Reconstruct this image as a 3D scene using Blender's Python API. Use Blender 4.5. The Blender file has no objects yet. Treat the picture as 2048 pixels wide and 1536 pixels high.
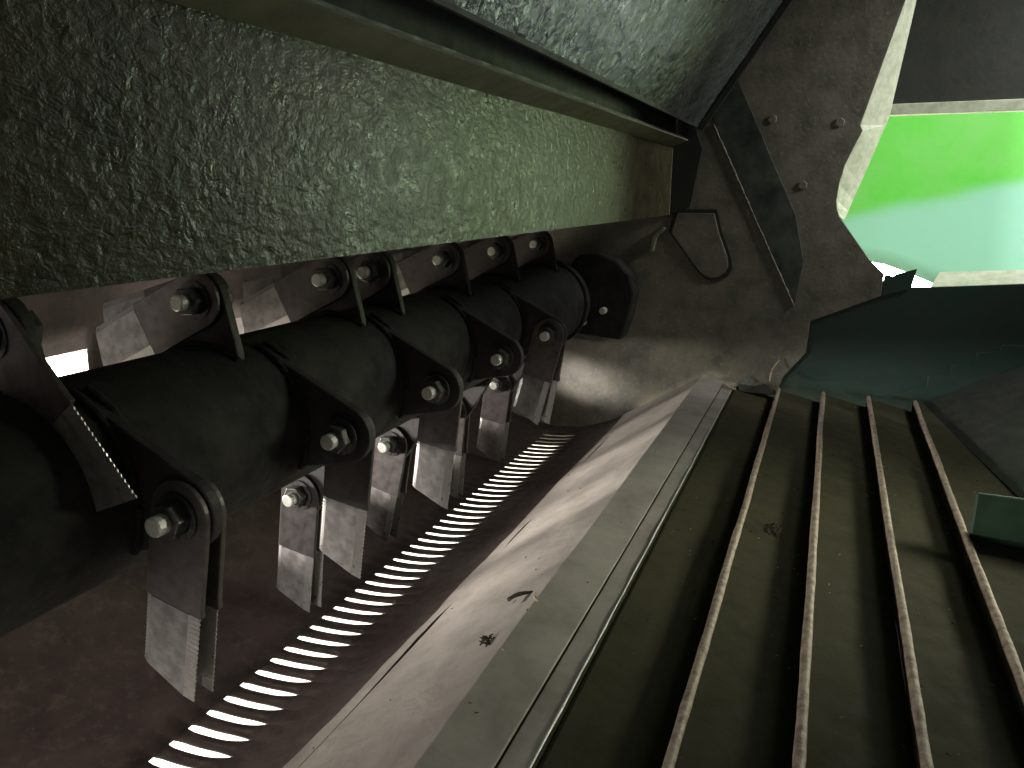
import bpy, bmesh, math, random
from mathutils import Vector, Matrix, noise
random.seed(7)
R = math.radians
S = bpy.context.scene
COL = S.collection

# ------------------------------------------------------------------ camera (origin of the scene; the machine's width runs along +Y)
cd = bpy.data.cameras.new('camera'); cam = bpy.data.objects.new('camera', cd); COL.objects.link(cam)
cd.sensor_width = 36.0; cd.lens = 1480 / 2048 * 36
cd.clip_start = 0.01; cd.clip_end = 100
cam.location = (0, 0, 0); cam.rotation_euler = (R(90 - 14.4), 0, R(22.98))
S.camera = cam

# ------------------------------------------------------------------ world: dim shade inside the machine
w = bpy.data.worlds.new('World'); S.world = w; w.use_nodes = True
bg = w.node_tree.nodes['Background']
bg.inputs['Color'].default_value = (0.95, 1.0, 0.86, 1); bg.inputs['Strength'].default_value = 0.048

# ------------------------------------------------------------------ lamps
def area(name, loc, target, sx, sy, power, col, spread=180):
    l = bpy.data.lights.new(name, 'AREA'); l.shape = 'RECTANGLE'; l.size = sx; l.size_y = sy
    l.energy = power; l.color = col; l.spread = R(spread)
    o = bpy.data.objects.new(name, l); COL.objects.link(o); o.location = loc
    o.rotation_euler = (Vector(target) - Vector(loc)).to_track_quat('-Z', 'Y').to_euler()
    return o
area('window_daylight', (0.64, 1.98, 0.0), (-0.25, 0.74, 0.0), 0.22, 0.26, 0.20, (0.76, 1.0, 0.55), 45)
area('side_daylight', (0.62, 0.98, -0.05), (0.02, 0.66, -0.31), 0.22, 0.14, 0.46, (0.97, 1.0, 0.80), 48)
area('low_end_daylight', (-1.15, 0.38, -0.265), (-0.22, 0.80, -0.335), 0.46, 0.08, 1.6, (1.0, 0.95, 0.88), 40)
area('high_end_daylight', (-0.50, -0.22, -0.22), (-0.36, 1.0, -0.20), 0.16, 0.12, 3.0, (1.0, 0.95, 0.90))
area('rear_plate_lamp', (-0.745, 0.60, -0.62), (-0.85, 0.62, -0.18), 0.06, 0.16, 5.0, (1.0, 0.93, 0.90), 40)  # added lamp that lights the stand-in plate behind the rotor
area('ground_daylight', (-1.7, 1.6, -0.35), (-1.7, 1.6, -1.2), 1.4, 3.6, 260.0, (1.0, 0.98, 0.95))
area('outside_daylight', (0.75, 1.40, 0.55), (0.35, 1.85, 0.0), 0.5, 0.3, 17.0, (1.0, 1.0, 0.97))
area('frame_fill_lamp', (0.55, 1.06, 0.36), (0.14, 1.30, 0.10), 0.15, 0.15, 0.36, (1.0, 1.0, 0.92), 60)  # added fill inside the machine to brighten the window frame
area('rear_beam', (-0.95, 0.55, -0.185), (-0.375, 1.25, -0.268), 0.05, 0.05, 0.55, (1.0, 0.95, 0.92), 11)

# ------------------------------------------------------------------ exposure
S.view_settings.view_transform = 'Standard'; S.view_settings.look = 'None'
S.view_settings.exposure = 0; S.view_settings.gamma = 1; S.view_settings.use_curve_mapping = False
S.render.engine = 'CYCLES'
S.cycles.use_denoising = True
S.cycles.max_bounces = 6; S.cycles.diffuse_bounces = 4; S.cycles.glossy_bounces = 3
S.cycles.sample_clamp_indirect = 4.0
S.cycles.caustics_reflective = False; S.cycles.caustics_refractive = False

# ------------------------------------------------------------------ materials
def mat(name, base, rough=0.5, metal=0.0, vary=None, vscale=9.0, vdet=6.0, vlo=0.4, vhi=0.65, spots=None, sscale=40.0, slo=0.6, shi=0.7,
        bumps=(), rvar=0.12, stretch=(1, 1, 1), spec=0.5, emit=None, dust=None, dustlo=0.5, dusthi=0.95):
    m = bpy.data.materials.new(name); m.use_nodes = True
    nt = m.node_tree; N = nt.nodes; L = nt.links
    b = N['Principled BSDF']
    tc = N.new('ShaderNodeTexCoord'); mp = N.new('ShaderNodeMapping'); mp.inputs['Scale'].default_value = stretch
    L.new(tc.outputs['Object'], mp.inputs['Vector'])
    def nz(scale, det, rough_=0.6, dist=0.0, st=None):
        n = N.new('ShaderNodeTexNoise'); n.inputs['Scale'].default_value = scale; n.inputs['Detail'].default_value = det
        n.inputs['Roughness'].default_value = rough_; n.inputs['Distortion'].default_value = dist
        if st:
            q = N.new('ShaderNodeMapping'); q.inputs['Scale'].default_value = st; L.new(tc.outputs['Object'], q.inputs['Vector']); L.new(q.outputs['Vector'], n.inputs['Vector'])
        else:
            L.new(mp.outputs['Vector'], n.inputs['Vector'])
        return n
    def ramp(src, lo, hi):
        r_ = N.new('ShaderNodeMapRange'); r_.inputs['From Min'].default_value = lo; r_.inputs['From Max'].default_value = hi; r_.clamp = True
        L.new(src, r_.inputs['Value']); return r_.outputs['Result']
    def mix(fac, a, c):
        x = N.new('ShaderNodeMix'); x.data_type = 'RGBA'
        L.new(fac, x.inputs['Factor'])
        for k, v in ((6, a), (7, c)):
            if hasattr(v, 'links'): L.new(v, x.inputs[k])
            else: x.inputs[k].default_value = (*v, 1)
        return x.outputs[2]
    col = base
    if vary: col = mix(ramp(nz(vscale * 3.0, vdet).outputs['Fac'], vlo, vhi), col, vary)
    if spots: col = mix(ramp(nz(sscale * 3.0, 5.0, 0.7).outputs['Fac'], slo, shi), col, spots)
    if dust:
        g = N.new('ShaderNodeNewGeometry'); sx = N.new('ShaderNodeSeparateXYZ'); L.new(g.outputs['Normal'], sx.inputs[0])
        up = ramp(sx.outputs['Z'], dustlo, dusthi)
        mu = N.new('ShaderNodeMath'); mu.operation = 'MULTIPLY'; L.new(up, mu.inputs[0]); L.new(ramp(nz(30, 6).outputs['Fac'], 0.3, 0.6), mu.inputs[1])
        col = mix(mu.outputs[0], col, dust)
    if hasattr(col, 'links'): L.new(col, b.inputs['Base Color'])
    else: b.inputs['Base Color'].default_value = (*col, 1)
    rr = N.new('ShaderNodeMapRange'); rr.inputs['To Min'].default_value = max(0.05, rough - rvar); rr.inputs['To Max'].default_value = min(1, rough + rvar)
    rr.inputs['From Min'].default_value = 0.3; rr.inputs['From Max'].default_value = 0.7
    L.new(nz(70, 5).outputs['Fac'], rr.inputs['Value']); L.new(rr.outputs['Result'], b.inputs['Roughness'])
    b.inputs['Metallic'].default_value = metal
    b.inputs['Specular IOR Level'].default_value = spec
    prev = None
    for bp in bumps:
        kind, sc, strength, dist = bp[:4]; st = bp[4] if len(bp) > 4 else None
        if kind == 'vor':
            t = N.new('ShaderNodeTexVoronoi'); t.feature = 'SMOOTH_F1'; t.inputs['Scale'].default_value = sc
            wn = nz(sc * 0.8, 3.0, st=st)
            vm = N.new('ShaderNodeMix'); vm.data_type = 'VECTOR'; vm.inputs['Factor'].default_value = 0.03
            q = N.new('ShaderNodeMapping'); q.inputs['Scale'].default_value = st or (1, 1, 1); L.new(tc.outputs['Object'], q.inputs['Vector'])
            L.new(q.outputs['Vector'], vm.inputs[4]); L.new(wn.outputs['Color'], vm.inputs[5]); L.new(vm.outputs[1], t.inputs['Vector'])
            h = t.outputs['Distance']
        else:
            h = nz(sc, 4.0, 0.6, 0.3, st).outputs['Fac']
        bn = N.new('ShaderNodeBump'); bn.inputs['Strength'].default_value = strength; bn.inputs['Distance'].default_value = dist
        L.new(h, bn.inputs['Height'])
        if prev: L.new(prev, bn.inputs['Normal'])
        prev = bn.outputs['Normal']
    if prev: L.new(prev, b.inputs['Normal'])
    if emit:
        b.inputs['Emission Color'].default_value = (*emit[:3], 1); b.inputs['Emission Strength'].default_value = emit[3]
    return m
M = {}
M['panel'] = mat('textured_green_paint', (0.078, 0.070, 0.036), 0.34, 0, (0.042, 0.039, 0.022), 14, spots=(0.095, 0.086, 0.052), sscale=18,
                 bumps=[('noise', 230, 0.55, 0.0022, (1, 0.62, 0.85)), ('noise', 40, 0.12, 0.004)], spec=0.42)
M['ledge'] = mat('brightened_green_paint', (0.24, 0.25, 0.165), 0.55, 0, (0.16, 0.165, 0.11), 10, bumps=[('noise', 200, 0.25, 0.001)])  # green made paler to carry the bounce light on the flange
M['dark'] = mat('black_green_paint', (0.018, 0.022, 0.018), 0.6, 0, (0.028, 0.028, 0.022), 12, bumps=[('noise', 150, 0.2, 0.001)])
M['hood'] = mat('scoured_green_paint', (0.16, 0.185, 0.165), 0.27, 0.35, (0.06, 0.068, 0.06), 5, bumps=[('noise', 110, 0.9, 0.005, (1, 0.8, 0.6)), ('noise', 30, 0.35, 0.006)], spec=0.7)
M['wall'] = mat('dirty_end_plate', (0.21, 0.195, 0.155), 0.6, 0, (0.115, 0.112, 0.090), 8, spots=(0.29, 0.27, 0.22), sscale=55, slo=0.55, shi=0.75,
                bumps=[('noise', 170, 0.35, 0.002)])
M['strip'] = mat('dark_green_bar', (0.075, 0.088, 0.073), 0.55, 0, (0.02, 0.028, 0.024), 10, bumps=[('noise', 150, 0.2, 0.001)])
M['bar_glint'] = mat('pale_bar_glint', (0.26, 0.23, 0.19), 0.7, 0, (0.10, 0.09, 0.07), 60, bumps=[('noise', 300, 0.6, 0.002)])
M['housing'] = mat('worn_brown_steel', (0.062, 0.044, 0.037), 0.55, 0.25, (0.036, 0.026, 0.023), 9, spots=(0.10, 0.078, 0.064), sscale=28, slo=0.52, shi=0.75,
                   bumps=[('noise', 120, 0.15, 0.001), ('noise', 330, 0.35, 0.0008, (0.1, 1, 0.1))])
M['backplate'] = mat('pale_standin_steel', (0.50, 0.42, 0.40), 0.55, 0.2, (0.38, 0.30, 0.28), 30, bumps=[('noise', 160, 0.3, 0.001)])
M['sheet'] = mat('dusty_steel_sheet', (0.46, 0.42, 0.375), 0.5, 0.1, (0.33, 0.295, 0.26), 8, spots=(0.43, 0.385, 0.34), sscale=18, slo=0.5, shi=0.8,
                 bumps=[('noise', 18, 0.25, 0.01), ('noise', 220, 0.12, 0.001)])
M['floor'] = mat('olive_floor_paint', (0.048, 0.045, 0.025), 0.85, 0, (0.030, 0.028, 0.016), 9, spots=(0.022, 0.02, 0.015), sscale=22, slo=0.62, shi=0.72,
                 bumps=[('noise', 240, 0.25, 0.001), ('noise', 25, 0.2, 0.004)], dust=(0.050, 0.046, 0.027), dustlo=0.8, dusthi=1.0, spec=0.12)
M['rib'] = mat('dusty_steel_rod', (0.40, 0.33, 0.25), 0.6, 0.1, (0.19, 0.13, 0.10), 45, spots=(0.40, 0.36, 0.30), sscale=90, bumps=[('noise', 260, 0.5, 0.002)])
M['rotor'] = mat('black_rotor_paint', (0.016, 0.016, 0.0145), 0.78, 0, (0.035, 0.033, 0.029), 11, spots=(0.06, 0.055, 0.05), sscale=45, slo=0.62, shi=0.8,
                 bumps=[('noise', 200, 0.2, 0.001), ('noise', 30, 0.4, 0.006)], dust=(0.03, 0.031, 0.024), dustlo=0.2, dusthi=1.0, spec=0.2)
M['lug'] = mat('worn_lug_steel', (0.040, 0.034, 0.032), 0.62, 0.1, (0.022, 0.02, 0.02), 16, bumps=[('noise', 200, 0.25, 0.001)])
M['knife'] = mat('knife_steel', (0.125, 0.108, 0.104), 0.5, 0.45, (0.085, 0.07, 0.067), 30, bumps=[('noise', 400, 0.15, 0.0006, (1, 1, 0.12))])
M['edge'] = mat('ground_knife_steel', (0.34, 0.32, 0.305), 0.5, 0.35, (0.21, 0.19, 0.18), 40, bumps=[('noise', 420, 0.25, 0.0007, (0.15, 1, 1))])
M['bevel'] = mat('bevelled_knife_edge', (0.50, 0.48, 0.46), 0.35, 0.6, (0.45, 0.42, 0.40), 60)
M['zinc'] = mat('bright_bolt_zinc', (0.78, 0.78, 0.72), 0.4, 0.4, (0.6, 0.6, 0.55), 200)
M['nut'] = mat('dark_nut_steel', (0.11, 0.11, 0.10), 0.4, 0.6, (0.05, 0.05, 0.05), 90)
M['frame'] = mat('pale_window_frame', (0.58, 0.62, 0.48), 0.55, 0, (0.42, 0.46, 0.34), 25, bumps=[('noise', 150, 0.2, 0.001)])
M['green'] = mat('bright_green_paint', (0.105, 0.54, 0.05), 0.6, 0, (0.17, 0.55, 0.11), 2, spec=0.5)
M['pale'] = mat('pale_green_paint', (0.34, 0.62, 0.46), 0.4, 0, (0.36, 0.64, 0.42), 5, spots=(0.4, 0.66, 0.45), sscale=20)
M['teal'] = mat('dark_teal_paint', (0.020, 0.050, 0.040), 0.55, 0, (0.028, 0.046, 0.037), 6, bumps=[('noise', 150, 0.15, 0.001)])
M['bracket'] = mat('green_bracket_paint', (0.020, 0.050, 0.026), 0.6, 0, (0.014, 0.034, 0.018), 12)
M['ground'] = mat('pale_stubble_ground', (0.62, 0.58, 0.48), 0.9, 0, (0.5, 0.46, 0.36), 3, bumps=[('noise', 30, 0.6, 0.02)])
M['straw'] = mat('straw', (0.42, 0.36, 0.22), 0.7, 0, (0.3, 0.24, 0.14), 80)
M['chaff'] = mat('dark_chaff', (0.035, 0.028, 0.02), 0.9, 0, (0.07, 0.055, 0.035), 200)
M['sky'] = mat('white_sky', (0, 0, 0), 1, emit=(0.92, 1.0, 1.0, 28.0))

# ------------------------------------------------------------------ mesh helpers
def link(name, me, m, parent=None, smooth=False, bevel=0.0):
    o = bpy.data.objects.new(name, me); COL.objects.link(o)
    if m is not None and not me.materials: me.materials.append(M[m])
    if parent: o.parent = parent
    if smooth:
        for p in me.polygons: p.use_smooth = True
    if bevel:
        b = o.modifiers.new('bevel', 'BEVEL'); b.width = bevel; b.segments = 2; b.limit_method = 'ANGLE'; b.angle_limit = R(35)
    return o
def raw(name, vs, fs):
    me = bpy.data.meshes.new(name); me.from_pydata([tuple(v) for v in vs], [], fs); me.update()
    bm = bmesh.new(); bm.from_mesh(me); bmesh.ops.recalc_face_normals(bm, faces=bm.faces); bm.to_mesh(me); bm.free(); return me
def tag(o, label, cat, group=None, kind=None):
    if label: o['label'] = label
    if cat: o['category'] = cat
    if group: o['group'] = group
    if kind: o['kind'] = kind
    return o
def empty(name, loc=(0, 0, 0)):
    o = bpy.data.objects.new(name, None); COL.objects.link(o); o.location = loc; o.empty_display_size = 0.02; return o
def box_me(x0, x1, y0, y1, z0, z1):
    vs = [(x, y, z) for x in (x0, x1) for y in (y0, y1) for z in (z0, z1)]
    return raw('box', vs, [(0, 1, 3, 2), (4, 6, 7, 5), (0, 4, 5, 1), (2, 3, 7, 6), (0, 2, 6, 4), (1, 5, 7, 3)])
def plate_me(pts, y0, y1):                       # polygon in the X-Z plane, given thickness along Y
    n = len(pts); vs = [(x, y0, z) for x, z in pts] + [(x, y1, z) for x, z in pts]
    return raw('plate', vs, [tuple(range(n)), tuple(range(2 * n - 1, n - 1, -1))] + [(i, (i + 1) % n, n + (i + 1) % n, n + i) for i in range(n)])
def sheet_me(prof, y0, y1, th, ny=1, wob=0.0, wsc=6.0, edge_wob=0.0, seed=0):   # bent sheet: profile in X-Z run along Y; th offsets to the profile's right-hand side
    n = len(prof); off = []
    for i in range(n):
        a = Vector(prof[max(i - 1, 0)]); c = Vector(prof[min(i + 1, n - 1)]); t = (c - a).normalized(); off.append(Vector((t.y, -t.x)) * th)
    vs = []; fs = []
    for j in range(ny + 1):
        y = y0 + (y1 - y0) * j / ny
        for s in (0, 1):
            for i, p in enumerate(prof):
                d = 0.0
                if wob: d = wob * noise.noise(Vector((p[0] * wsc * 2 + seed, y * wsc, p[1] * wsc * 2)))
                x = p[0] + off[i].x * s; z = p[1] + off[i].y * s
                nn = off[i].normalized()
                ex = edge_wob * noise.noise(Vector((seed + 9, y * 14, 0))) + edge_wob * .5 * noise.noise(Vector((seed + 3, y * 45, 0))) if (edge_wob and i == 0) else 0
                vs.append((x + nn.x * d + ex, y, z + nn.y * d))
    W = 2 * n
    for j in range(ny):
        a = j * W; c = a + W
        for i in range(n - 1):
            fs.append((a + i, a + i + 1, c + i + 1, c + i)); fs.append((a + n + i, c + n + i, c + n + i + 1, a + n + i + 1))
        fs.append((a, c, c + n, a + n)); fs.append((a + n - 1, a + 2 * n - 1, c + 2 * n - 1, c + n - 1))
    for base in (0, ny * W):
        for i in range(n - 1): fs.append((base + i, base + n + i, base + n + i + 1, base + i + 1))
    return raw('sheet', vs, fs)
def subdiv(pr, k):
    out = []
    for a, c in zip(pr[:-1], pr[1:]):
        for i in range(k): out.append((a[0] + (c[0] - a[0]) * i / k, a[1] + (c[1] - a[1]) * i / k))
    return out + [pr[-1]]
def cyl_y(r, y0, y1, n=24, cx=0, cz=0, rot=0.0):
    pts = [(cx + r * math.cos(rot + 2 * math.pi * i / n), cz + r * math.sin(rot + 2 * math.pi * i / n)) for i in range(n)]
    return plate_me(pts, y0, y1)
def tube_me(path, r, n=8, wob=0.0):              # a round rod along a path
    vs = []; fs = []
    for k, p in enumerate(path):
        p = Vector(p); t = (Vector(path[min(k + 1, len(path) - 1)]) - Vector(path[max(k - 1, 0)])).normalized()
        u = t.cross(Vector((0, 0, 1)));  u = u.normalized() if u.length > 1e-4 else Vector((1, 0, 0)); v = u.cross(t)
        rr = r * (1 + wob * random.uniform(-1, 1))
        for i in range(n):
            a = 2 * math.pi * i / n; vs.append(p + (u * math.cos(a) + v * math.sin(a)) * rr)
    for k in range(len(path) - 1):
        for i in range(n): fs.append((k * n + i, k * n + (i + 1) % n, (k + 1) * n + (i + 1) % n, (k + 1) * n + i))
    fs += [tuple(range(n)), tuple(range(len(path) * n - 1, (len(path) - 1) * n - 1, -1))]
    return raw('rod', vs, fs)
def hull2(c1, r1, c2, r2, n=40):                 # outline round two circles
    c1 = Vector(c1); c2 = Vector(c2); pts = []
    for i in range(n):
        a = 2 * math.pi * i / n
        pts.append(c1 + Vector((math.cos(a), math.sin(a))) * r1); pts.append(c2 + Vector((math.cos(a), math.sin(a))) * r2)
    import mathutils.geometry as g
    idx = g.convex_hull_2d(pts); return [tuple(pts[i]) for i in idx]

D = 1.25                                          # the far end plate
AX = (-0.440, -0.1815); TR = 0.0677; RHO = 0.1034; HR = 0.24
ER = Vector((-0.925, -0.381)); ET = Vector((0.381, -0.925))
def bolt_xz(phi):
    p = R(phi); return Vector(AX) + RHO * (math.cos(p) * ER + math.sin(p) * ET)

# ------------------------------------------------------------------ outside: ground, sky
g = link('ground', box_me(-6, 6, -4, 9, -1.25, -1.2), 'ground'); tag(g, 'pale sunlit stubble ground seen through the slots', None, kind='structure')
s = link('sky', box_me(-0.6, 1.1, 3.2, 3.22, -0.9, 0.6), 'sky'); tag(s, 'white sky glaring through the corner of the window', None, kind='structure')

# ------------------------------------------------------------------ concave housing round the rotor, with slots
def housing():
    PITCH = 0.0195; SLOT = 0.0078
    a_sheet = math.atan2(-0.384 - AX[1], -0.311 - AX[0]); aR = math.atan2(-0.414 - AX[1], -0.379 - AX[0]); aL = math.atan2(-0.421 - AX[1], -0.444 - AX[0])
    a_end = R(-270)                                # over the back and up to the panel
    if aL > 0: aL -= 2 * math.pi
    angs = [a_sheet + R(6), a_sheet, (a_sheet * 2 + aR) / 3, (a_sheet + aR * 2) / 3, aR] + [aR + (aL - aR) * k / 8 for k in range(1, 9)]
    k = 26
    angs += [aL + (a_end - aL) * i / k for i in range(1, k + 1)]
    iR = 4; iL = 12
    ys = [-0.02, 0.10]; slots = []
    y = 0.1345
    while y < 1.19:
        ys.append(y); slots.append(len(ys) - 1); ys.append(y + SLOT); y += PITCH
    ys.append(D)
    vs = []; fs = []; n = len(angs)
    starts = set(slots)
    for j, yy in enumerate(ys):
        for i, a in enumerate(angs):
            rr = HR + 0.0012 * noise.noise(Vector((a * 3, yy * 6, 0)))
            tp = {iR: 0.06, iR + 1: 0.55, iR + 2: 0.85, iL: 0.7}.get(i, 1.0)
            y_ = yy
            if j in starts: y_ = yy + SLOT / 2 * (1 - tp) * (iR <= i <= iL)
            elif j - 1 in starts: y_ = yy - SLOT / 2 * (1 - tp) * (iR <= i <= iL)
            vs.append((AX[0] + rr * math.cos(a), y_, AX[1] + rr * math.sin(a)))
    for j in range(len(ys) - 1):
        for i in range(n - 1):
            if j in slots and iR <= i < iL: continue
            if (0.42 < ys[j] < 0.50 or 0.68 < ys[j] < 0.77) and R(-193.5) < angs[i + 1] and angs[i] < R(-160): continue
            if R(-180) < angs[i + 1] and angs[i] < R(-137): continue
            fs.append((j * n + i, j * n + i + 1, (j + 1) * n + i + 1, (j + 1) * n + i))
    me = bpy.data.meshes.new('housing'); me.from_pydata(vs, [], fs); me.update()
    o = link('rotor_housing', me, 'housing', smooth=True)
    so = o.modifiers.new('thickness', 'SOLIDIFY'); so.thickness = 0.0016; so.offset = 0
    tag(o, 'brown curved steel trough around the rotor with a row of bright slots', 'housing')
    return o
hs = housing()
def arc(a0, a1, r, n): return [(AX[0] + r * math.cos(R(a0 + (a1 - a0) * k / n)), AX[1] + r * math.sin(R(a0 + (a1 - a0) * k / n))) for k in range(n + 1)]
o = link('daylight_standin_plate', sheet_me([(-0.86, -0.222), (-0.855, -0.16), (-0.83, 0.04)], 0.25, 1.9, -0.003, ny=30, wob=0.002, seed=8), 'backplate'); tag(o, 'pale plate added behind the rotor opening to stand for bright daylight', 'plate')  # added plate, stands in for the bright outdoors behind the rotor

# ------------------------------------------------------------------ dusty steel sheet between trough and floor
ts = empty('transition_sheet', (-0.2, 0.6, -0.32)); tag(ts, 'dusty beige bent steel sheet between the slotted trough and the ribbed floor', 'sheet')
def child(o, root):
    o.parent = root; o.location = Vector(o.location) - root.location; return o
prof = subdiv([(-0.309, -0.3795), (-0.179, -0.2975), (-0.1412, -0.3020)], 8)
o = link('bent_sheet', sheet_me(prof, 0.02, D - 0.012, 0.003, ny=90, wob=0.0020, wsc=5, edge_wob=0.0014, seed=3), 'sheet', smooth=False, bevel=0.0006); child(o, ts)
o = link('edge_flange', sheet_me([(-0.1397, -0.3026), (-0.1235, -0.3032)], 0.02, D - 0.012, 0.003, ny=60, wob=0.0006, seed=5), 'sheet', bevel=0.0005); child(o, ts)
o = link('seam_backing', box_me(-0.1550, -0.1330, 0.02, D - 0.013, -0.3110, -0.3066), 'dark'); child(o, ts)
o = link('edge_skirt', box_me(-0.1245, -0.1232, 0.02, D - 0.013, -0.3155, -0.3068), 'floor'); child(o, ts)
o = link('edge_highlight', tube_me([(-0.1232, 0.02 + 1.21 * k / 60, -0.3028 + 0.0003 * math.sin(k * 1.7)) for k in range(61)], 0.0009, 6, 0.3), 'zinc', smooth=True); child(o, ts)  # edge highlight of the flange built in as a bright bead

# ------------------------------------------------------------------ ribbed floor
fl = empty('ribbed_floor', (0.05, 0.6, -0.315)); tag(fl, 'dark olive sheet floor with four round pale steel ribs running away', 'floor')
rx = [-0.0571, 0.0088, 0.0742, 0.1382]
edges = [-0.1225] + rx + [0.62]
for a, c in zip(edges[:-1], edges[1:]):
    w_ = c - a; prof = [(a + 0.0004, -0.3270), (a + 0.0008, -0.3095), (a + 0.003, -0.3090), (a + w_ * .5, -0.3150), (c + 0.001, -0.3235)]
    if c > 0.3: prof = [(a + 0.0004, -0.3270), (a + 0.0008, -0.3095), (a + 0.003, -0.3090), (a + 0.07, -0.3125), (c, -0.3125)]
    o = link('floor_panel', sheet_me(prof, 0.02, D - 0.008, 0.0025, ny=40, wob=0.0010, wsc=6, seed=a * 50), 'floor', bevel=0.0006)
    child(o, fl)
for x in rx:
    path = [(x + 0.0028 + 0.0009 * noise.noise(Vector((x * 90, k * .11, 0))), 0.02 + (D - 0.035) * k / 70, -0.3062 + 0.0006 * noise.noise(Vector((x * 50, k * .13, 4)))) for k in range(71)]
    child(link('rib', tube_me(path, 0.0034, 10, 0.08), 'rib', smooth=True), fl)

# ------------------------------------------------------------------ far end plate with its window edge
ew = empty('end_wall', (-0.2, D, -0.2)); tag(ew, 'dirty dark end plate with a diagonal bar and cut out window edge', 'wall')
def wall_part(name, pts, y0, y1, m, bevel=0.0008, par=None):
    o = link(name, plate_me(pts, y0, y1), m, bevel=bevel)
    o.parent = ew if par is None else par
    o.matrix_parent_inverse = Matrix.Translation(-Vector((-0.2, D, -0.2)))
    return o
outline = [(-0.76, 0.80), (0.125, 0.80), (0.078, 0.34), (0.063, 0.261), (0.023, 0.098), (0.027, 0.090), (0.018, 0.068), (0.008, 0.042), (0.003, 0.015), (0.0015, -0.009), (0.0035, -0.022), (0.008, -0.033),
           (0.057, -0.097), (0.078, -0.1165), (0.078, -0.150), (-0.018, -0.195), (-0.0195, -0.246), (-0.050, -0.288), (-0.058, -0.315), (-0.076, -0.3105), (-0.098, -0.3085), (-0.115, -0.335), (-0.30, -0.46), (-0.76, -0.46)]
plate = wall_part('end_plate', outline, D, D + 0.005, 'wall')
bar = wall_part('diagonal_bar', [(-0.232, 0.197), (-0.176, 0.212), (-0.134, 0.129), (-0.094, 0.049), (-0.054, -0.031), (-0.036, -0.10), (-0.043, -0.172), (-0.115, -0.032)], D - 0.0022, D, 'strip', 0.0015)
o = link('weld_or_glint_bead', tube_me([(-0.187 + 0.143 * t / 40, D - 0.0035, 0.106 - 0.278 * t / 40) for t in range(41)], 0.0018, 6, 0.35), 'bar_glint', smooth=True); o.parent = bar; o.matrix_parent_inverse = ew.matrix_world.inverted() @ Matrix.Identity(4)  # light caught on the bar's edge, built in as a pale bead
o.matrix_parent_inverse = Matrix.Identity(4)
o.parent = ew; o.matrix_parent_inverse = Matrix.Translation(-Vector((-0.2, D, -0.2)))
# rounded cover plate
cov = [(-0.243, -0.062), (-0.196, -0.121), (-0.188, -0.128), (-0.176, -0.1325), (-0.164, -0.131), (-0.154, -0.124), (-0.149, -0.113), (-0.151, -0.099), (-0.168, -0.058), (-0.176, -0.030), (-0.235, -0.030)]
wall_part('cover_plate', cov, D - 0.0065, D, 'wall', 0.0012)
wall_part('cover_shadow', [( -0.1985 + (x + 0.1985) * 1.13, -0.08 + (z + 0.08) * 1.12) for x, z in cov], D - 0.0025, D - 0.0002, 'dark', 0.0)  # dark plate standing in for the shadow outline round the cover
wall_part('bent_tab', [(-0.276, -0.092), (-0.272, -0.068), (-0.256, -0.052), (-0.252, -0.055), (-0.266, -0.070), (-0.271, -0.092)], D - 0.012, D, 'ledge', 0.0006)
for x, z in ((-0.100, 0.110), (-0.005, 0.102), (-0.048, 0.013)):
    wall_part('bolt', [(x + 0.0072 * math.cos(R(60 * k + 20)), z + 0.0072 * math.sin(R(60 * k + 20))) for k in range(6)], D - 0.0032, D, 'wall', 0.0012)
wall_part('bolt', [(-0.258 + 0.004 * math.cos(R(60 * k)), -0.066 + 0.004 * math.sin(R(60 * k))) for k in range(6)], D - 0.008, D, 'nut', 0.0005)
wall_part('notched_tab', [(0.079, -0.120), (0.084, -0.1175), (0.0905, -0.1205), (0.095, -0.1165), (0.1215, -0.1075), (0.117, -0.137), (0.079, -0.150)], D + 0.001, D + 0.004, 'teal', 0.0004)

cover = [(-0.4335, -0.2260), (-0.4240, -0.1430), (-0.3930, -0.1010), (-0.3585, -0.0960), (-0.3260, -0.1060), (-0.3010, -0.1310), (-0.2930, -0.1620), (-0.2990, -0.1990), (-0.3130, -0.2405), (-0.3930, -0.2350)]
wall_part('bearing_cover', cover, D - 0.040, D, 'rotor', 0.004)
for x, z in ((-0.378, -0.213), (-0.343, -0.191)):
    wall_part('bolt', [(x + 0.0058 * math.cos(R(30 * k)), z + 0.0058 * math.sin(R(30 * k))) for k in range(12)], D - 0.052, D - 0.0395, 'zinc', 0.001)
# crumpled lip where wall and floor meet
cl = link('crumpled_lip', raw('lip', [(-0.118, D - 0.02, -0.303), (-0.106, D - 0.004, -0.292), (-0.092, D - 0.012, -0.306), (-0.078, D - 0.003, -0.3035), (-0.060, D - 0.014, -0.310), (-0.055, D - 0.03, -0.312), (-0.085, D - 0.035, -0.3125), (-0.114, D - 0.035, -0.3115)],
          [(0, 1, 2, 7), (2, 3, 6, 7), (3, 4, 5, 6)]), 'nut')
so = cl.modifiers.new('thickness', 'SOLIDIFY'); so.thickness = 0.0015
tag(cl, 'small crumpled metal lip at the far left end of the floor', 'lip')

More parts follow.
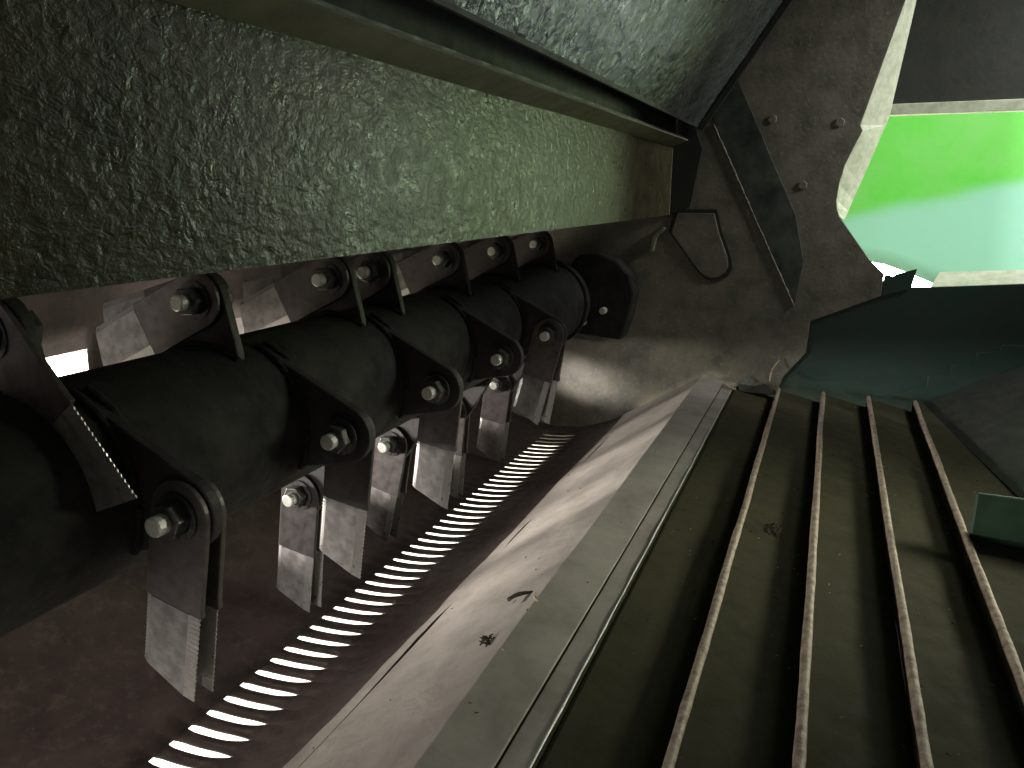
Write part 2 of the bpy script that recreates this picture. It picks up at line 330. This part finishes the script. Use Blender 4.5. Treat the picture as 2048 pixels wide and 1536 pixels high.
# ------------------------------------------------------------------ textured upper panel in front of the rotor
up = empty('upper_panel', (-0.25, 0.6, 0.02)); tag(up, 'long olive green panel with crinkled paint hanging above the knife rotor', 'panel')
def up_part(name, me, m, bevel=0.0, smooth=False):
    o = link(name, me, m, bevel=bevel, smooth=smooth); o.parent = up; o.matrix_parent_inverse = Matrix.Translation(-up.location); return o
up_part('panel_sheet', sheet_me(subdiv([(-0.252, -0.0335), (-0.250, 0.0745)], 10), 0.02, D - 0.004, 0.003, ny=80, wob=0.0012, wsc=5, seed=11), 'panel')
up_part('top_flange', sheet_me([(-0.2497, 0.0752), (-0.2243, 0.0842)], 0.02, D - 0.004, 0.003, ny=40, wob=0.0006, seed=2), 'ledge')
for y_ in (0.30, 0.64): up_part('seam', box_me(-0.2535, -0.2492, y_, y_ + 0.006, -0.032, 0.072), 'panel', 0.0008)
up_part('end_strip', box_me(-0.2535, -0.2465, D - 0.012, D - 0.0045, -0.033, 0.076), 'ledge', 0.001)
up_part('end_gusset', plate_me([(-0.246, -0.033), (-0.2465, 0.080), (-0.212, 0.098), (-0.200, 0.07), (-0.214, -0.020)], D - 0.010, D - 0.0055), 'dark', 0.001)
cb = link('channel_beam', sheet_me([(-0.2235, 0.0850), (-0.245, 0.090), (-0.245, 0.122), (-0.205, 0.135)], 0.02, D - 0.004, -0.003, ny=1), 'dark')
tag(cb, 'black channel running between the crinkled panel and the hood sheet', 'channel')

# ------------------------------------------------------------------ hood sheet overhead
hd = empty('hood_panel', (-0.1, 0.6, 0.25)); tag(hd, 'scoured grey green hood sheet slanting overhead at the top', 'hood')
o = link('hood_sheet', sheet_me(subdiv([(-0.2115, 0.1015), (-0.096, 0.275), (0.02, 0.449)], 8), 0.02, D - 0.004, -0.004, ny=80, wob=0.0022, wsc=5, seed=21), 'hood'); o.parent = hd; o.matrix_parent_inverse = Matrix.Translation(-hd.location)
o = link('lower_lip', sheet_me([(-0.2125, 0.1005), (-0.2125, 0.112)], 0.02, D - 0.0045, 0.003, ny=1), 'dark'); o.parent = hd; o.matrix_parent_inverse = Matrix.Translation(-hd.location)
o = link('end_strip', plate_me([(-0.2105, 0.1000), (-0.2020, 0.0955), (0.034, 0.449), (0.022, 0.449)], D - 0.012, D - 0.0047), 'dark', bevel=0.001); o.parent = hd; o.matrix_parent_inverse = Matrix.Translation(-hd.location)

# ------------------------------------------------------------------ lower green panel under the window, side panel, bracket
lp = link('lower_panel', plate_me([(-0.10, -0.16), (0.078, -0.127), (0.115, -0.1355), (0.150, -0.1335), (0.70, -0.085), (1.4, -0.085), (1.4, -0.46), (-0.10, -0.46)], D + 0.006, D + 0.010), 'teal', bevel=0.001)
tag(lp, 'dark teal painted panel below the window at the right', 'panel')
st = link('blocky_step_shape', plate_me([(0.118, -0.2985), (0.1566, -0.285), (0.1556, -0.2685), (0.185, -0.263), (0.185, -0.2485), (0.214, -0.244), (0.214, -0.2275), (0.242, -0.2225), (0.244, -0.2135), (0.30, -0.209), (0.36, -0.209), (0.36, -0.31), (0.118, -0.31)], D + 0.003, D + 0.0055), 'teal', bevel=0.0006)  # added shape for blocky noise steps, no real plate known here
tag(st, 'added dark shape with a blocky stepped upper edge low on the teal panel', 'plate')
sp = link('side_panel', raw('side', [(0.150, D, -0.311), (0.215, 0.84, -0.311), (0.42, 0.84, -0.19), (0.36, D, -0.19), (0.158, D, -0.316), (0.223, 0.84, -0.316), (0.428, 0.84, -0.195), (0.368, D, -0.195)],
          [(0, 1, 2, 3), (4, 7, 6, 5), (0, 4, 5, 1), (1, 5, 6, 2), (2, 6, 7, 3), (3, 7, 4, 0)]), 'dark', bevel=0.001)
tag(sp, 'dull grey green side sheet sloping up from the right edge of the floor', 'panel')
gb = link('green_bracket', box_me(0.1445, 0.36, 0.742, 0.747, -0.311, -0.2635), 'bracket', bevel=0.0015)
tag(gb, 'small dark green bracket standing on the right edge of the floor', 'bracket')

# ------------------------------------------------------------------ window: frame and what shows through it
wf = empty('window_frame', (0.06, D + 0.03, 0.1)); tag(wf, 'pale cream metal window frame behind the cut out end plate', 'frame')
def wf_part(name, me, m, bevel=0.001):
    o = link(name, me, m, bevel=bevel); o.parent = wf; o.matrix_parent_inverse = Matrix.Translation(-wf.location); return o
Y2 = D + 0.030; k2 = Y2 / D
jin = [(0.078, 0.34), (0.063, 0.261), (0.0235, 0.098), (0.0275, 0.090), (0.0185, 0.068), (0.0085, 0.042), (0.0035, 0.015), (0.002, -0.009), (0.004, -0.022), (0.0085, -0.033)]
jout = [(0.088, 0.355), (0.0795, 0.269), (0.0625, 0.112), (0.0590, 0.100), (0.0510, 0.074), (0.0420, 0.044), (0.0330, 0.015), (0.0250, -0.010), (0.0205, -0.026), (0.0166, -0.0395)]
n_ = len(jin); jv = [(x, D + 0.0055, z) for x, z in jin] + [(x, D + 0.05, z) for x, z in jout] + [(x - 0.002, D + 0.0075, z) for x, z in jin] + [(x - 0.002, D + 0.052, z) for x, z in jout]
jf = [(i, i + 1, n_ + i + 1, n_ + i) for i in range(n_ - 1)] + [(2 * n_ + i, 3 * n_ + i, 3 * n_ + i + 1, 2 * n_ + i + 1) for i in range(n_ - 1)] + [(n_ + i, n_ + i + 1, 3 * n_ + i + 1, 3 * n_ + i) for i in range(n_ - 1)]
wf_part('jamb', raw('jamb', jv, jf), 'frame', 0)
wf_part('head_bar', box_me(0.0635, 0.60, D + 0.0505, D + 0.075, 0.1145, 0.1300), 'frame')
wf_part('sill', raw('sill', [(0.145, Y2, -0.1365), (0.70, Y2, -0.090), (0.70, Y2 + 0.05, -0.080), (0.160, Y2 + 0.05, -0.1175), (0.145, Y2, -0.1415), (0.70, Y2, -0.095), (0.70, Y2 + 0.05, -0.085), (0.160, Y2 + 0.05, -0.1225)],
        [(0, 1, 2, 3), (4, 7, 6, 5), (0, 4, 5, 1), (1, 5, 6, 2), (2, 6, 7, 3), (3, 7, 4, 0)]), 'frame')
db = link('blind_panel', box_me(0.062, 1.40, D + 0.056, D + 0.060, 0.1305, 0.80), 'dark'); tag(db, 'dark panel filling the upper part of the window above the cream bar', 'panel')
gp = empty('green_body_panel', (0.3, 1.8, 0)); tag(gp, 'bright green machine body panel seen outside through the window', 'panel')
def gp_part(name, vs, m):
    n = len(vs); vv = vs + [(x, y + 0.004, z) for x, y, z in vs]
    o = link(name, raw(name, vv, [tuple(range(n)), tuple(range(2 * n - 1, n - 1, -1))] + [(i, (i + 1) % n, n + (i + 1) % n, n + i) for i in range(n)]), m, smooth=False)
    o.parent = gp; o.matrix_parent_inverse = Matrix.Translation(-gp.location); return o
ln = lambda x: -0.040 + (x - 0.06) * 0.235                     # a soft crease, pale sky reflection painted in below it
lowz = [(-0.2, -0.118), (0.02, -0.132), (0.11, -0.146), (0.16, -0.163), (0.21, -0.183), (0.30, -0.200), (0.40, -0.200)]
vv = []; ff = []; NT = 16
for k, (x, zb) in enumerate(lowz):
    for t in range(NT):
        z = 0.35 + (zb - 0.35) * t / (NT - 1); d = max(0, ln(x) - z); vv.append((x, 1.80 - 0.9 * d * d - 0.10 * d + 0.03 * math.sin(x * 7), z))
for k in range(len(lowz) - 1):
    for t in range(NT - 1): ff.append((k * NT + t, k * NT + t + 1, k * NT + t + NT + 1, k * NT + t + NT))
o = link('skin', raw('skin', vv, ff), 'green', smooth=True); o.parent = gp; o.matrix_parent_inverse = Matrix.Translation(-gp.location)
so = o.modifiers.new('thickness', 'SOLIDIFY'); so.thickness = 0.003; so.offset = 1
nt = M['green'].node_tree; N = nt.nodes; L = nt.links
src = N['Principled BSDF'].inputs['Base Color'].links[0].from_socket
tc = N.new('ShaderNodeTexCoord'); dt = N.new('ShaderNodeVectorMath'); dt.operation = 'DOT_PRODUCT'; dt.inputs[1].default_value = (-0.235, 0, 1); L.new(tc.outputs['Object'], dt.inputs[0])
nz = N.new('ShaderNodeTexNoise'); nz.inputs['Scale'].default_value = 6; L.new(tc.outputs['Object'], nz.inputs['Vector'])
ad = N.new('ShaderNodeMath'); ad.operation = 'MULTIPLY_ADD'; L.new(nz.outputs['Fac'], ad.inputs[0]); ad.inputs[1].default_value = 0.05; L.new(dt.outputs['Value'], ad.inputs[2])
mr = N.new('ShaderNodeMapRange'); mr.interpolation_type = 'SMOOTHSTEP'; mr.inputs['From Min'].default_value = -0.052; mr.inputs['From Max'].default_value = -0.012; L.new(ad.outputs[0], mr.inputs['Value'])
mx = N.new('ShaderNodeMix'); mx.data_type = 'RGBA'; L.new(mr.outputs['Result'], mx.inputs['Factor']); mx.inputs[6].default_value = (0.27, 0.58, 0.42, 1); L.new(src, mx.inputs[7]); L.new(mx.outputs[2], N['Principled BSDF'].inputs['Base Color'])  # sky sheen below the crease mixed into the green as paler colour

# ------------------------------------------------------------------ rotor with lugs and bolts
ro = empty('chopper_rotor', (AX[0], 0.6, AX[1])); tag(ro, 'black drum rotor with welded lugs carrying the swinging knives', 'rotor')
def ro_part(name, me, m, par=None, bevel=0.0, smooth=False):
    o = link(name, me, m, bevel=bevel, smooth=smooth); o.parent = par or ro
    o.matrix_parent_inverse = Matrix.Translation(-ro.location); return o
me = cyl_y(TR, -0.02, 1.225, 56, AX[0], AX[1]); tb = ro_part('drum', me, 'rotor', bevel=0.002)
for p in me.polygons: p.use_smooth = len(p.vertices) == 4
ro_part('end_disc', cyl_y(0.074, 1.190, 1.205, 40, AX[0], AX[1]), 'rotor', bevel=0.002)
ro_part('shaft', cyl_y(0.03, 1.2255, D + 0.02, 24, AX[0], AX[1]), 'nut')
nutpts = lambda rot: [(0.0115 * math.cos(R(60 * k) + rot), 0.0115 * math.sin(R(60 * k) + rot)) for k in range(6)]
NUTS = [plate_me(nutpts(r_), -0.0187, -0.0095) for r_ in (0.1, 0.45, 0.8)]
STUD = cyl_y(0.0062, -0.0265, 0.014, 16); WASH = cyl_y(0.0150, -0.0095, -0.0083, 24); HEAD = plate_me(nutpts(0.2), 0.0085, 0.016)
for me, m in ((STUD, 'zinc'), (WASH, 'nut'), (HEAD, 'nut')): me.materials.append(M[m])
for me in NUTS: me.materials.append(M['nut'])
LUGS = {}; WELD = {}
def lug(phi, ytip, kf=0):
    y = ytip + 0.0265; b = bolt_xz(phi)
    if phi not in LUGS:
        c = Vector(AX) - b; pts = [Vector((math.cos(a_) * 0.0235, math.sin(a_) * 0.0235)) for a_ in [2 * math.pi * k / 36 for k in range(36)]]
        arcp = []
        for k in range(19):
            q = R(phi - 30 + 100 * k / 18); arcp.append(c + (TR + 0.0005) * (math.cos(q) * ER + math.sin(q) * ET))
        pts += arcp; pts += [c + (TR * 0.75) * (math.cos(R(phi + dq)) * ER + math.sin(R(phi + dq)) * ET) for dq in (-25, 0, 30, 65)]
        import mathutils.geometry as mg
        idx = mg.convex_hull_2d(pts); LUGS[phi] = plate_me([tuple(pts[k]) for k in idx], -0.004, 0.004); LUGS[phi].materials.append(M['lug'])
        WELD[phi] = tube_me([(p.x + random.uniform(-1, 1) * .0003, 0, p.y + random.uniform(-1, 1) * .0003) for p in [c + (TR + 0.0012) * (math.cos(R(phi - 30 + 100 * k / 36)) * ER + math.sin(R(phi - 30 + 100 * k / 36)) * ET) for k in range(37)]], 0.0026, 8, 0.25)
        WELD[phi].materials.append(M['rotor'])
    l = bpy.data.objects.new('lug', LUGS[phi]); COL.objects.link(l); l.parent = ro; l.location = (b.x - AX[0], y - 0.6, b.y - AX[1])
    bv = l.modifiers.new('bevel', 'BEVEL'); bv.width = 0.0012; bv.segments = 2
    for dy in (-0.005, 0.005):
        c = bpy.data.objects.new('weld_or_glint_bead', WELD[phi]); COL.objects.link(c); c.parent = l; c.location = (0, dy, 0)
    for nm, me in (('bolt', STUD), ('nut', random.choice(NUTS)), ('washer', WASH), ('bolt_head', HEAD)):
        c = bpy.data.objects.new(nm, me); COL.objects.link(c); c.parent = l
        if nm in ('bolt', 'nut'):
            bv = c.modifiers.new('bevel', 'BEVEL'); bv.width = 0.0009; bv.segments = 2; bv.limit_method = 'ANGLE'; bv.angle_limit = R(40)
    return Vector((b.x, y, b.y))

# ------------------------------------------------------------------ knives: shank + ground cutting end with bevelled serrated edges
KW = 0.0435; KT = 0.0038; KS = 0.064; KL = 0.129
def shank_me():
    pts = [(KW / 2 * math.cos(R(a)), KW / 2 * math.sin(R(a))) for a in range(0, 181, 12)]
    pts += [(-KW / 2, -KS), (KW / 2 - 0.0005, -KS), (KW / 2 + 0.0015, -KS + 0.001), (KW / 2 + 0.0004, -KS + 0.006)]
    return plate_me(pts, -KT / 2, KT / 2)
def blade_me():
    rows = 36; vs = []; fs = []; bw = 0.0042; bw2 = 0.0088; mats = []
    for j in range(rows + 1):
        t = j / rows
        amp = 0.0004 if 0 < j < rows else 0
        ser = amp * (1 if j % 2 else -1)
        zl = -KS - (KL - KS - 0.014) * t; zr = -KS - (KL - KS) * t
        xs = [-KW / 2 - ser, -KW / 2 + bw, KW / 2 - bw2, KW / 2 + ser - 0.0012]
        for x in xs:
            f_ = (x + KW / 2) / KW; z = zl + (zr - zl) * f_
            vs.append((x, 0, z))
    n = 4; top = len(vs)
    full = []
    for side in (-1, 1):
        for v in range(top):
            i = v % n; y = side * (KT / 2 if i in (1, 2) else 0.0004); full.append((vs[v][0], y, vs[v][2]))
    for j in range(rows):
        for i in range(3):
            a = j * n + i
            fs.append((a, a + 1, a + n + 1, a + n)); mats.append(1 if i != 1 else 0)
            fs.append((top + a, top + a + n, top + a + n + 1, top + a + 1)); mats.append(1 if i != 1 else 0)
        a = j * n; fs.append((a, a + n, top + a + n, top + a)); mats.append(1)
        a = j * n + 3; fs.append((a, top + a, top + a + n, a + n)); mats.append(1)
    for j in (0, rows):
        for i in range(3): a = j * n + i; fs.append((a, top + a, top + a + 1, a + 1)); mats.append(0)
    me = bpy.data.meshes.new('blade'); me.from_pydata(full, [], fs); me.update()
    me.materials.append(M['edge']); me.materials.append(M['bevel'])
    for p, k in zip(me.polygons, mats): p.material_index = k
    bm = bmesh.new(); bm.from_mesh(me); bmesh.ops.recalc_face_normals(bm, faces=bm.faces); bm.to_mesh(me); bm.free()
    return me
for nm in ('knife', 'edge', 'bevel'):
    nt = M[nm].node_tree; N = nt.nodes; L = nt.links; pb = N['Principled BSDF']; src = pb.inputs['Base Color'].links[0].from_socket
    oi = N.new('ShaderNodeObjectInfo'); mr = N.new('ShaderNodeMapRange'); mr.inputs['To Min'].default_value = 0.45; mr.inputs['To Max'].default_value = 1.15; L.new(oi.outputs['Random'], mr.inputs['Value'])
    hs_ = N.new('ShaderNodeHueSaturation'); L.new(mr.outputs['Result'], hs_.inputs['Value']); L.new(src, hs_.inputs['Color']); L.new(hs_.outputs['Color'], pb.inputs['Base Color'])
SHANK = shank_me(); SHANK.materials.append(M['knife']); BLADE = blade_me()
def knife(pos, dy, ang, label):
    k = empty('chopper_knife', (pos.x, pos.y + dy, pos.z)); a = R(ang)
    k.rotation_euler = (0, math.atan2(-math.cos(a), -math.sin(a)), 0)
    tag(k, label, 'knife', 'swinging knives on the rotor')
    for nm, me in (('shank', SHANK), ('cutting_blade', BLADE)):
        c = bpy.data.objects.new(nm, me); COL.objects.link(c); c.parent = k
        if nm == 'shank':
            bv = c.modifiers.new('bevel', 'BEVEL'); bv.width = 0.0007; bv.segments = 2; bv.limit_method = 'ANGLE'
    return k
dk = 0.0062
A, B, T = 157, 60, -113
rows = [
 (A, 0.274, -102.5, -101, 'largest hanging knife, nearest the bottom left corner'),
 (A, 0.434, None, -99, 'bright knife hanging second in the near lower row below a rounded lug'),
 (A, 0.588, None, -98.5, 'bright knife hanging third in the near lower row, mid rotor'),
 (A, 0.745, None, None, ''),
 (A, 0.900, -105.5, -100, 'farthest hanging knife with white edge near the end plate'),
 (B, 0.520, -99.2, -97, 'nearest dark brown knife hanging under the drum'),
 (B, 0.686, -104, -102, 'dark knife hanging behind the second bright blade'),
 (B, 0.840, -97, -96, 'knife half hidden behind the third bright blade'),
 (B, 0.996, -98.9, -97, 'small dark knife hanging under the drum\'s far part'),
 (T, 0.250, -50, None, 'brownish knife lying across the drum front at the left picture edge'),
 (T, 0.402, -155, -164, 'large knife lying back over the drum top at upper left'),
 (T, 0.567, -155, -166, 'second knife lying back over the drum top'),
 (T, 0.640, -150, -162, 'small third knife lying back, close beside the second'),
 (T, 0.800, -156, -166, 'fourth knife lying back under the panel edge'),
 (T, 0.960, -156, -168, 'fifth knife lying back, mostly dark, under the panel edge'),
 (T, 1.121, -156, -165, 'farthest knife lying back on the drum top'),
]
for phi, yt, n_, f_, lab in rows:
    p = lug(phi, yt)
    if n_ is not None: knife(p, -dk, n_, lab if f_ is None else 'front of a pair, ' + lab)
    if f_ is not None: knife(p, dk, f_, 'rear of a pair, ' + lab if n_ is not None else lab)

# ------------------------------------------------------------------ straw and chaff lying about
def bit(name, loc, l, r, yaw, m, label, cat, bend=0.15, pitch=0.0):
    me = tube_me([(l * (t / 6 - 0.5), l * bend * math.sin(t / 6 * 3.1), l * pitch * (t / 6)) for t in range(7)], r, 6, 0.25); me.materials.append(M[m])
    o = link(name, me, None); o.location = loc; o.rotation_euler = (0, 0, yaw); tag(o, label, cat); return o
bit('chaff_piece', (-0.196, 0.480, -0.304), 0.022, 0.0016, 0.9, 'chaff', 'dark chaff stalk lying on the fold of the beige sheet', 'chaff')
bit('straw_piece', (-0.178, 0.468, -0.2945), 0.010, 0.0012, 2.1, 'straw', 'tiny pale straw piece beside the dark stalk on the beige sheet', 'straw')
bit('straw_piece', (-0.1265, 1.195, -0.300), 0.030, 0.0016, 2.3, 'straw', 'pale straw lying across the flange at the far end', 'straw')
bit('straw_piece', (-0.063, D - 0.02, -0.290), 0.03, 0.0012, 1.2, 'straw', 'short straw standing against the far end plate', 'straw', pitch=1.0)
def clump(name, loc, r, n, m, label, cat):
    vs = []; fs = []
    for k in range(n):
        a = random.uniform(0, 6.28); d = r * math.sqrt(random.random()); c = Vector((d * math.cos(a), d * math.sin(a) * 1.5, random.uniform(0, 0.0025)))
        u = Vector((random.uniform(-1, 1), random.uniform(-1, 1), random.uniform(-.4, .4))).normalized() * random.uniform(0.001, 0.0035); v = Vector((-u.y, u.x, 0)).normalized() * 0.0006
        i = len(vs); vs += [c - u - v, c + u - v, c + u + v, c - u + v, c + Vector((0, 0, 0.0008))]; fs += [(i, i + 1, i + 4), (i + 1, i + 2, i + 4), (i + 2, i + 3, i + 4), (i + 3, i, i + 4)]
    me = raw(name, vs, fs); me.materials.append(M[m]); o = link(name, me, None); o.location = loc; tag(o, label, cat); return o
clump('chaff_clump', (-0.196, 0.418, -0.3075), 0.005, 34, 'chaff', 'dark chaff clump on the beige sheet nearest the camera', 'chaff')
clump('chaff_clump', (-0.024, 0.705, -0.3145), 0.009, 60, 'chaff', 'dark chaff clump on the floor between two ribs', 'chaff')

vs = []; fs = []
for k in range(300):
    y = random.uniform(0.3, 1.22)
    if k % 9: 
        x = random.uniform(-0.118, 0.18); q = [e for e in edges if e <= x][-1]; w_ = [e for e in edges if e > x][0] - q; z = -0.3088 - 0.0145 * min(1, (x - q) / w_) + 0.0006 if w_ < 0.2 else -0.3105
    else:
        x = random.uniform(-0.30, -0.145); z = (-0.3795 + (x + 0.309) * 0.631 if x < -0.179 else -0.2975 - (x + 0.179) * 0.119) + 0.0022
    a = random.uniform(0, 6.28); l_ = random.uniform(0.0006, 0.0022) * (2.0 if k % 17 == 0 else 1); u = Vector((math.cos(a), math.sin(a), random.uniform(-.1, .3))) * l_; v = Vector((-math.sin(a), math.cos(a), 0)) * 0.0005; c = Vector((x, y, z))
    i = len(vs); vs += [c - u, c + v, c + u, c - v, c + Vector((0, 0, 0.0008))]; fs += [(i, i + 1, i + 4), (i + 1, i + 2, i + 4), (i + 2, i + 3, i + 4), (i + 3, i, i + 4)]
me = raw('flecks', vs, fs); me.materials.append(M['straw']); me.materials.append(M['chaff'])
for p in me.polygons: p.material_index = 0 if (p.index // 4) % 5 < 2 else 1
o = link('chaff_flecks', me, None); tag(o, 'tiny straw and chaff flecks scattered over the floor and beige sheet', 'chaff', kind='stuff')
